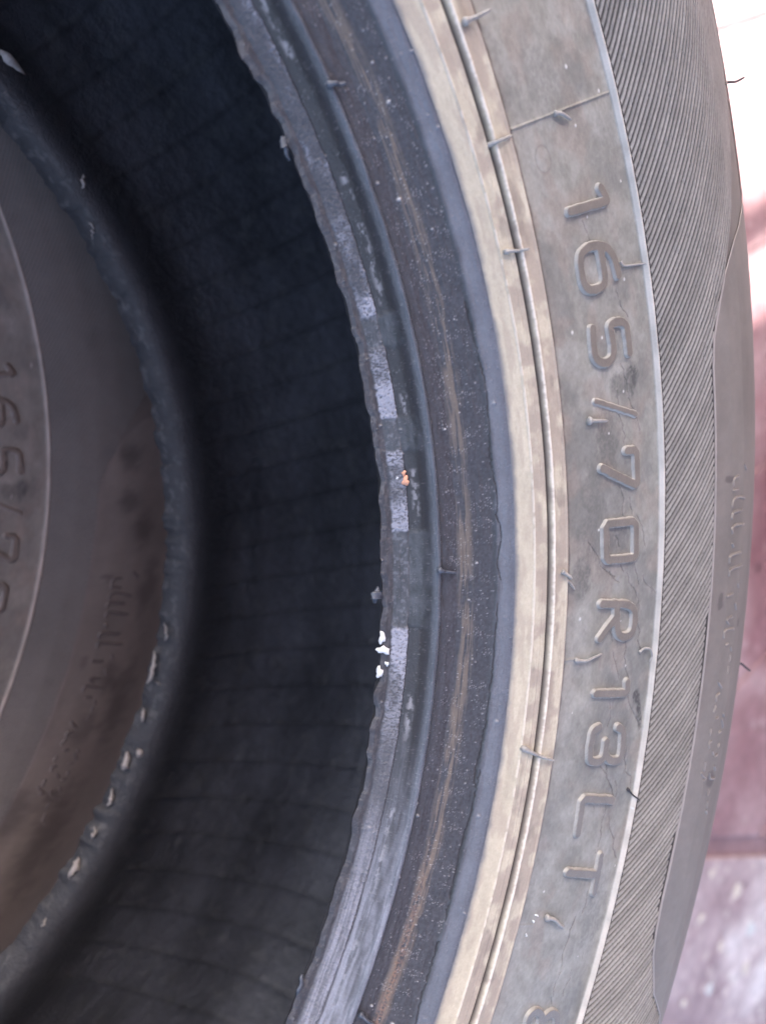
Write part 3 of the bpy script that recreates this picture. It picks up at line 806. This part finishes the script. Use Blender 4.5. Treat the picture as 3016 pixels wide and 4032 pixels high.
t1 = tag(empty('tyre', (0, 0, 0)), 'near tyre on top of the stack, dusty grey sidewall with raised size lettering', 'tyre', 'tyres stacked on the floor')
make_tyre(t1, 1)
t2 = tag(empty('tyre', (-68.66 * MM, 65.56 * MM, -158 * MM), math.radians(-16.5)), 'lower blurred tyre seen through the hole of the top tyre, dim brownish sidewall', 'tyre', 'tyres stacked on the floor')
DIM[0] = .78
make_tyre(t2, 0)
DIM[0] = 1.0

# rubber hairs of the near tyre
H = M_hair
hair(t1, [(193.6, 6.32, .4), (196.5, 6.3, 1.1), (200.6, 6.36, 1.6)], .38, H, .75)
hair(t1, [(192.4, .80, .2), (194.2, .81, .7), (196.6, .84, .3)], .34, H)
hair(t1, [(209.9, 1.1, .1), (211, 1.0, .8), (213.5, .55, .5)], .40, H, .62)
hair(t1, [(189.6, -4.45, .2), (192, -4.6, .8), (194.4, -4.7, .6)], .34, H, .55)
hair(t1, [(219.6, -6.75, .2), (219.9, -7.0, .5), (223, -7.1, .4), (226.5, -7.2, .3)], .26, H)
hair(t1, [(204.8, -14.55, .35), (207, -14.65, .75), (210.4, -14.8, .55)], .42, H, .95)
hair(t1, [(195.0, -22.8, .2), (196.8, -23.2, .8), (199.7, -24.1, .5)], .36, H)
hair(t1, [(201.4, -28.4, .3), (204.3, -28.5, .7), (206.6, -28.35, .6), (209.4, -28.2, .4)], .34, H, .6)
hair(t1, [(222.0, -28.45, .1), (223.1, -28.2, .5), (225, -28.25, .7), (226.0, -28.7, .6), (225.4, -29.05, .4)], .26, H)
hair(t1, [(188.9, -33.35, .2), (192.5, -33.8, 1.0), (196.4, -34.1, .7)], .40, H, .7)
hair(t1, [(205.6, -43.7, .3), (208, -43.75, .8), (210.2, -44.1, .8), (212.4, -44.3, .3)], .42, H, .8)
hair(t1, [(224.2, -36.4, .1), (226, -36.75, .5), (227.6, -37.05, .6)], .22, M_hair_dark, .42)
hair(t1, [(172.4, 6.5, .5), (173.4, 6.4, 1.1), (175.6, 6.2, 1.0)], .42, M_hair_blue, .75)
hair(t1, [(172.6, -22.35, .5), (174, -22.5, 1.0), (176.5, -22.65, .6)], .34, M_hair_blue, .7)
hair(t1, [(174.4, -51.3, .5), (175.6, -51.5, 1.0), (177.6, -51.7, .6)], .36, M_hair_blue, .7)
def spike(base, dirs, rad, mat):
    b = XYZ(np.array([base[0]]), np.array([base[1]]), ztsmooth(np.array([base[0]])))[0]
    P = [b - np.array(dirs[0]) * .6]
    for d in dirs: P.append(P[-1] + np.array(d))
    P = np.array(P); Q_ = []
    for a, c_ in zip(P[:-1], P[1:]):
        for f in np.linspace(0, 1, 5, endpoint=False): Q_.append(a * (1 - f) + c_ * f)
    Q_.append(P[-1]); Q_ = np.array(Q_)
    for _ in range(2): Q_[1:-1] = (Q_[:-2] + 2 * Q_[1:-1] + Q_[2:]) / 4
    n = len(Q_); rr_ = [rad * (1.15 - .3 * i / n) for i in range(n)]; rr_[0] *= 2.2; rr_[1] *= 1.9; rr_[2] *= 1.4; rr_[-1] *= .5
    V, Q, T = tube(Q_, rr_, 8)
    mesh_obj('vent_hair', V, Q, mat, t1, tris=T)
spike((277.4, -.33), [(1.1, .1, .7), (1.6, -.6, 1.0), (1.7, .35, 1.3)], .30, M_hair_dark)
spike((277.0, -30.55), [(1.2, -1.2, .6), (1.2, -2.2, .5), (.9, -1.5, .35)], .30, M_hair_dark)

# torn scraps along the lower bead of the near tyre
def scrap(parent, r, th, z, lr, lt, dz, seed, name='torn_flake', mat=M_flake):
    rg = np.random.RandomState(seed)
    n = 9; V = []; Q = []
    big = rg.choice([.45, .7, 1.0, 1.7]); lt *= .5 + .6 * big
    for i in range(n):
        f = i / (n - 1)
        w = math.sin(math.pi * (f * .9 + .07)) * (.3 + .45 * rg.rand()) * big
        a = math.radians(th + lt * f + rg.uniform(-.15, .15))
        rc = r + lr * f + rg.uniform(-.3, .3) - 0.3
        zz = z + dz * math.sin(f * 2.6)
        for s_, t_ in ((-1, 0), (1, 0), (1, .45), (-1, .45)):
            V.append(((rc + s_ * w) * math.cos(a) - 2.3, (rc + s_ * w) * math.sin(a) + 2.2, zz + t_ + .5 * s_ * w * rg.uniform(.3, 1)))
    for i in range(n - 1):
        for k in range(4):
            k2 = (k + 1) % 4
            Q.append((i * 4 + k, i * 4 + k2, i * 4 + 4 + k2, i * 4 + 4 + k))
    Q.append((3, 2, 1, 0)); b = (n - 1) * 4; Q.append((b, b + 1, b + 2, b + 3))
    return mesh_obj(name, V, Q, mat, parent)
for i, (r, th, lr, lt, dz) in enumerate([(178, 22, 1, 1.2, 2), (177.5, 18.4, -1.5, 1.8, 2.5), (170.5, 8.6, 4, 1.6, 3.0), (168.2, 5.2, .8, 1.7, 2.0), (165.8, -34.3, .6, -2.3, 3), (164.6, -37.4, -.3, -3.2, 2.0), (166.6, -40.4, 2.4, -.5, 1.6),
                                         (165.3, -48.3, .3, -1.2, 1.4), (167.6, -47.2, 1.2, -.9, 2), (165.6, -52.2, .4, -1.5, 1.5), (166.0, -56.1, .3, -1.2, 1.5), (166.0, -59.3, .3, -1.5, 1.4), (167.4, -65.5, .5, -1.3, 1.5), (165.4, -43.5, .6, -1.2, 1.5), (170, -43, 1.6, -1.2, 2)]):
    scrap(t1, r, th, -126.6, lr, lt, dz, 60 + i)
# torn scraps standing at the near toe
for i, (th, l) in enumerate([(-24.9, .7), (-50.3, -1.1), (3.2, 1.2)]):
    rg = 165.9
    a = math.radians(th)
    scrap(t1, 166.9 + i * .1, th, -20.9, .3, l, .4, 90 + i, mat=M_hair_blue)

# ------------------------------------------------------------------ loose bits lying on the bead
def pebble(name, r, th, size, mat, label, cat, seed, group=None, flat=.5):
    rg = np.random.RandomState(seed)
    nu, nv_ = 16, 8
    V = []; Q = []; T = []
    c = XYZ(np.array([r]), np.array([th]), ztsmooth(np.array([r])) + size[2] * .6)[0]
    a0 = math.radians(th)
    er = np.array((math.cos(a0), math.sin(a0), .75)); er /= np.linalg.norm(er)
    et = np.array((-math.sin(a0), math.cos(a0), 0)); en = np.cross(er, et)
    k = 1 + rg.uniform(-.10, .10, (nv_, nu)) + (.35 * np.sin(np.arange(nu) * 6.283 / nu * 2 + seed) * rg.uniform(.3, 1) + .2 * np.sin(np.arange(nu) * 6.283 / nu * 3 + seed * 2) + .14 * np.sin(np.arange(nu) * 6.283 / nu * 5 + seed * 3))[None]
    for i in range(1, nv_ - 1):
        p = math.pi * i / (nv_ - 1)
        for j in range(nu):
            q = 2 * math.pi * j / nu
            d = k[i, j]
            V.append(er * math.sin(p) * math.cos(q) * size[0] * d + et * math.sin(p) * math.sin(q) * size[1] * d + en * math.cos(p) * size[2])
    for i in range(nv_ - 3):
        for j in range(nu):
            Q.append((i * nu + j, (i + 1) * nu + j, (i + 1) * nu + (j + 1) % nu, i * nu + (j + 1) % nu))
    t_ = len(V); V.append(en * size[2]); b_ = len(V); V.append(-en * size[2])
    for j in range(nu):
        T.append((t_, j, (j + 1) % nu)); T.append((b_, (nv_ - 3) * nu + (j + 1) % nu, (nv_ - 3) * nu + j))
    o = mesh_obj(name, V, Q, mat, None, tris=T)
    o.location = Vector(c * MM)
    return tag(o, label, cat, group)
pebble('paint_flake', 165.6, -27.15, (.6, 1.45, .4), M_paint, 'long white paint flake, topmost of the flakes on the torn inner bead edge', 'paint flake', 1, 'white paint flakes on the bead')
pebble('paint_flake', 165.9, -28.0, (1.25, .85, .5), M_paint, 'roundest white paint flake, just below the long topmost one', 'paint flake', 2, 'white paint flakes on the bead')
pebble('paint_flake', 166.8, -28.95, (.45, .45, .3), M_paint, 'tiny white paint flake between the round and the lowest flakes', 'paint flake', 3, 'white paint flakes on the bead')
pebble('paint_flake', 165.6, -29.55, (.75, 1.1, .4), M_paint, 'lowest white paint flake on the torn inner bead edge', 'paint flake', 4, 'white paint flakes on the bead')
oc = pebble('brick_crumb', 169.7, -16.55, (.75, .85, .5), M_orange, 'small orange crumb lying beside a scuffed pad on the bead', 'crumb', 5)
pebble('brick_crumb', 169.6, -16.05, (.42, .55, .4), M_orange, 'x', 'crumb', 6)
bpy.context.view_layer.update()
nub = [o for o in COL.objects if o.name.startswith('brick_crumb') and o is not oc][0]
nub.parent = oc; nub.location = nub.location - oc.location; nub.name = 'crumb_tip'
for k_ in ('label', 'category'):
    if k_ in nub: del nub[k_]
pebble('grit', 168.65, -16.3, (.28, .28, .2), M_paint, 'white speck of grit on the scuffed pad left of the orange crumb', 'grit', 7)
pebble('droplet', 203.0, -43.6, (.35, .25, .2), M_paint, 'white paint speck on the text band below the letter T, upper of three', 'paint speck', 8, 'white paint specks on the text band')
pebble('droplet', 202.5, -43.95, (.25, .3, .2), M_paint, 'white paint speck on the text band below the letter T, middle of three', 'paint speck', 9, 'white paint specks on the text band')
pebble('droplet', 201.4, -44.75, (.28, .3, .2), M_paint, 'white paint speck on the text band below the letter T, lowest of three', 'paint speck', 10, 'white paint specks on the text band')

# ------------------------------------------------------------------ floor: base sheet, red cement tiles, terrazzo beyond a dark gap
def floor_mat(name, c1, c2, chipc, chipamt, rough=.55):
    m, t, p = principled(name)
    tc = N(t, 'ShaderNodeTexCoord')
    at = N(t, 'ShaderNodeAttribute', attribute_name='Col')
    n1 = N(t, 'ShaderNodeTexNoise', i_Scale=14.0, i_Detail=6.0, i_Roughness=.6)
    n2 = N(t, 'ShaderNodeTexNoise', i_Scale=90.0, i_Detail=4.0)
    vo = N(t, 'ShaderNodeTexVoronoi', i_Scale=62.0)
    vo.inputs['Randomness'].default_value = 1
    for n in (n1, n2, vo): t.links.new(tc.outputs['Object'], n.inputs['Vector'])
    r1 = N(t, 'ShaderNodeMapRange', i_1=.38, i_2=.64)
    t.links.new(n1.outputs[0], r1.inputs[0])
    mx = N(t, 'ShaderNodeMix', data_type='RGBA')
    mx.inputs[6].default_value = (*c1, 1); mx.inputs[7].default_value = (*c2, 1)
    t.links.new(r1.outputs[0], mx.inputs[0])
    # chips: some voronoi cells only
    sep = N(t, 'ShaderNodeSeparateColor'); t.links.new(vo.outputs['Color'], sep.inputs[0])
    gt = N(t, 'ShaderNodeMath', operation='LESS_THAN', i_1=chipamt); t.links.new(sep.outputs[0], gt.inputs[0])
    ds = N(t, 'ShaderNodeMapRange', i_1=.0065 * 62, i_2=.0045 * 62); t.links.new(vo.outputs['Distance'], ds.inputs[0])
    mm_ = N(t, 'ShaderNodeMath', operation='MULTIPLY'); t.links.new(gt.outputs[0], mm_.inputs[0]); t.links.new(ds.outputs[0], mm_.inputs[1])
    mm2 = N(t, 'ShaderNodeMath', operation='MULTIPLY', i_1=.8); t.links.new(mm_.outputs[0], mm2.inputs[0])
    mx2 = N(t, 'ShaderNodeMix', data_type='RGBA'); mx2.inputs[7].default_value = (*chipc, 1)
    t.links.new(mm2.outputs[0], mx2.inputs[0]); t.links.new(mx.outputs[2], mx2.inputs[6])
    r2 = N(t, 'ShaderNodeMapRange', i_1=.3, i_2=.7, i_3=.82, i_4=1.18); t.links.new(n2.outputs[0], r2.inputs[0])
    mul = N(t, 'ShaderNodeVectorMath', operation='SCALE'); t.links.new(mx2.outputs[2], mul.inputs[0]); t.links.new(r2.outputs[0], mul.inputs['Scale'])
    mul2 = N(t, 'ShaderNodeVectorMath', operation='MULTIPLY'); t.links.new(mul.outputs[0], mul2.inputs[0]); t.links.new(at.outputs['Color'], mul2.inputs[1])
    t.links.new(mul2.outputs[0], p.inputs['Base Color'])
    p.inputs['Roughness'].default_value = rough
    b = N(t, 'ShaderNodeBump', i_Strength=1.0, i_Distance=.0008); t.links.new(n2.outputs[0], b.inputs['Height']); t.links.new(b.outputs[0], p.inputs['Normal'])
    return m
M_tile = floor_mat('red_cement_tile', (.225, .120, .132), (.31, .20, .21), (.36, .26, .26), .12)
M_terr = floor_mat('pink_terrazzo', (.26, .175, .185), (.42, .34, .35), (.50, .42, .40), .3)
M_base = floor_mat('dirty_grout', (.20, .12, .13), (.25, .16, .17), (.3, .25, .2), .05, .8)

fl = mesh_obj('floor', [(-30000, -30000, FLOOR_Z - 4), (30000, -30000, FLOOR_Z - 4), (30000, 30000, FLOOR_Z - 4), (-30000, 30000, FLOOR_Z - 4)], [(0, 1, 2, 3)], M_base, None, np.ones((4, 3)))
tag(fl, 'red and pink cement floor', kind='structure')

def fcol(x, y):
    """lasting stains of the floor as a multiplier"""
    c = np.ones(x.shape + (3,))
    n = fbm(x * .02, y * .02, 811, 4)
    def blob(cx, cy, sx, sy, rot, colr, s):
        a = math.radians(rot); dx = x - cx; dy = y - cy
        u = (dx * math.cos(a) + dy * math.sin(a)) / sx; v = (-dx * math.sin(a) + dy * math.cos(a)) / sy
        d = np.sqrt(u * u + v * v) + (n - .5) * .9
        return (1 - sst(.7, 1.1, d)) * s, np.array(colr)
    for b in (blob(770, -470, 62, 130, -20, (.68, .52, .55), .9), blob(800, -360, 60, 40, 0, (.72, .6, .62), .7),
              blob(640, -930, 110, 120, 30, (1.55, 1.8, 1.75), .9), blob(480, -860, 60, 60, 0, (.75, .7, .72), .5),
              blob(720, -560, 60, 50, 0, (1.3, 1.45, 1.45), .6), blob(430, -870, 60, 30, 0, (.6, .5, .52), .7)):
        m, k_ = b
        c = c * (1 - m[..., None]) + c * k_ * m[..., None]
    return c

def clip_half(poly, a, b, c_):
    out = []
    for i in range(len(poly)):
        p, q = poly[i], poly[(i + 1) % len(poly)]
        dp = a * p[0] + b * p[1] - c_; dq = a * q[0] + b * q[1] - c_
        if dp >= 0: out.append(p)
        if (dp >= 0) != (dq >= 0):
            f = dp / (dp - dq); out.append((p[0] + (q[0] - p[0]) * f, p[1] + (q[1] - p[1]) * f))
    return out

def slab(name, poly, z, thick, mat, parent, bev=1.6, res=None):
    """a tile with bevelled edges; near ones get a fine top that carries stains"""
    cx = sum(p[0] for p in poly) / len(poly); cy = sum(p[1] for p in poly) / len(poly)
    n = len(poly)
    inn = []
    for p in poly:
        d = math.hypot(p[0] - cx, p[1] - cy)
        inn.append((p[0] + (cx - p[0]) * bev / d * 1.4, p[1] + (cy - p[1]) * bev / d * 1.4))
    V = [(p[0], p[1], z - thick) for p in poly] + [(p[0], p[1], z - bev * .7) for p in poly] + [(p[0], p[1], z) for p in inn]
    Q = []
    for i in range(n):
        j = (i + 1) % n
        Q.append((i, j, n + j, n + i)); Q.append((n + i, n + j, 2 * n + j, 2 * n + i))
    T = []
    if res:
        m = res
        k0 = len(V)
        # fan grid: rings from centre to the inner outline
        ol = []
        for i in range(n):
            j = (i + 1) % n
            for f in np.linspace(0, 1, m, endpoint=False):
                ol.append((inn[i][0] * (1 - f) + inn[j][0] * f, inn[i][1] * (1 - f) + inn[j][1] * f))
        L = len(ol)
        for s in np.linspace(1, 0.02, m):
            for q in ol: V.append((cx + (q[0] - cx) * s, cy + (q[1] - cy) * s, z + .0))
        for a in range(m - 1):
            for b in range(L):
                b2 = (b + 1) % L
                Q.append((k0 + a * L + b, k0 + a * L + b2, k0 + (a + 1) * L + b2, k0 + (a + 1) * L + b))
    else:
        for i in range(1, n - 1): T.append((2 * n, 2 * n + i, 2 * n + i + 1))
    V = np.array(V)
    col = fcol(V[:, 0], V[:, 1])
    return mesh_obj(name, V, Q, mat, parent, col, smooth=False, tris=T if T else None)

# the dark gap runs through (568,-700) and (660,-784): tiles lie on its far (+x,+y) side
gd = np.array((.738, -.675)); gn = np.array((.675, .738))
c0 = gn @ np.array((564, -700))
W, Hh = 400.0, 200.0
for iy in range(-7, 9):
    for ix in range(-4, 6):
        x0 = 540 + ix * W - 400 * 1; y0 = -163 + iy * Hh
        g = 9.0 if iy == 0 else 1.2
        g1 = 9.0 if iy == -1 else 1.2
        poly = [(x0 + 3, y0 + g), (x0 + W - 3, y0 + g), (x0 + W - 3, y0 + Hh - g1), (x0 + 3, y0 + Hh - g1)]
        poly = clip_half(poly, gn[0], gn[1], c0 + 11)
        if len(poly) < 3: continue
        near = 300 < x0 + W and x0 < 1000 and -1100 < y0 < 200
        slab('tile', poly, FLOOR_Z, 10, M_tile, fl, res=24 if near else None)
# terrazzo slabs on the near side of the gap
P0 = np.array((564, -700.))
for a in range(-5, 5):
    for b in range(0, 5):
        s0 = a * 420 - 160; s1 = s0 + 414; q0 = 11 + b * 420; q1 = q0 + 414
        pts = [P0 + gd * s + -gn * q for s, q in ((s0, q0), (s0, q1), (s1, q1), (s1, q0))]
        near = abs(pts[0][0] - 560) < 600 and abs(pts[0][1] + 850) < 500
        slab('tile', [tuple(p) for p in pts][::-1], FLOOR_Z - .4, 10, M_terr, fl, res=28 if near else None)
# big pale chips in the terrazzo
def chip(x, y, s, c, seed):
    rg = np.random.RandomState(seed); n = 7
    poly = [(x + s * math.cos(6.283 * k / n) * rg.uniform(.7, 1.2), y + s * math.sin(6.283 * k / n) * rg.uniform(.7, 1.2)) for k in range(n)]
    V = [(px, py, FLOOR_Z - 2) for px, py in poly] + [(px, py, FLOOR_Z + .3) for px, py in poly]
    Q = [(i, (i + 1) % n, n + (i + 1) % n, n + i) for i in range(n)]
    T = [(n, n + i, n + i + 1) for i in range(1, n - 1)]
    mesh_obj('stone_chip', V, Q, c, fl, smooth=False, tris=T)
M_chipa = plain_mat('pale_stone', (.60, .55, .48), .5, .0003, 200)
M_chipb = plain_mat('grey_stone', (.55, .58, .58), .5, .0003, 200)
M_chipd = plain_mat('dark_pit', (.12, .09, .09), .8, .0003, 200)
for (x, y, s, mt, sd_) in ((591.6, -789.6, 9.5, M_chipa, 1), (511, -860.9, 7.2, M_chipb, 2), (559, -733, 5, M_chipa, 3), (526.9, -767.4, 4.6, M_chipa, 4), (606, -795, 2.6, M_chipd, 5), (519, -872, 2.2, M_chipd, 6),
                           (740.5, -560, 5, M_chipa, 7), (728, -585, 4, M_chipb, 8), (470, -835, 5, M_chipa, 9), (575, -900, 8, M_chipa, 10), (545, -830, 6, M_chipa, 11), (600, -860, 9, M_chipb, 12), (735, -640, 4, M_chipa, 13)):
    chip(x, y, s, mt, sd_)

# ------------------------------------------------------------------ unseen sheets, strip and slab, added to shade the stack and steer the light
# (light blockers)
M_blocker = plain_mat('blocker_grey', (.35, .35, .34), .5, .001, 30)
M_baffle = plain_mat('baffle_paint', (.46, .44, .40), .8, .002, 20)
RZ = FLOOR_Z + 2400
off = np.array((SUN.x, SUN.y)) / SUN.z * 2400
def box(name, x0, x1, y0, y1, z0, z1, mat, parent=None):
    V = [(x0, y0, z0), (x1, y0, z0), (x1, y1, z0), (x0, y1, z0), (x0, y0, z1), (x1, y0, z1), (x1, y1, z1), (x0, y1, z1)]
    Q = [(0, 3, 2, 1), (4, 5, 6, 7), (0, 1, 5, 4), (1, 2, 6, 5), (2, 3, 7, 6), (3, 0, 4, 7)]
    return mesh_obj(name, V, Q, mat, parent, smooth=False)
def sx(x): return x + off[0]
def sy(y): return y + off[1]
blocker = tag(empty('sun_blocker', (0, 0, 0)), 'added unseen sheets that keep the sun off the tyre stack', 'blocker')
box('blocker_sheet', -900, 2500, -1700, sy(-215), RZ, RZ + 8, M_blocker, blocker)  # sheets shaped to shade the tyres and leave a sun patch
box('blocker_sheet', -900, sx(560), sy(-212), sy(640), RZ, RZ + 8, M_blocker, blocker)
box('stripe_blocker', sx(560), 2500, sy(-180), sy(-157), RZ - 60, RZ - 30, M_blocker, blocker)  # strip added to cast a thin shade stripe on the sunlit floor
baffle = tag(box('side_baffle', 2500, 2650, -4000, 4000, FLOOR_Z, FLOOR_Z + 3200, M_baffle), 'added unseen slab that holds back light from the side', 'baffle')  # unseen slab added to block light from this side
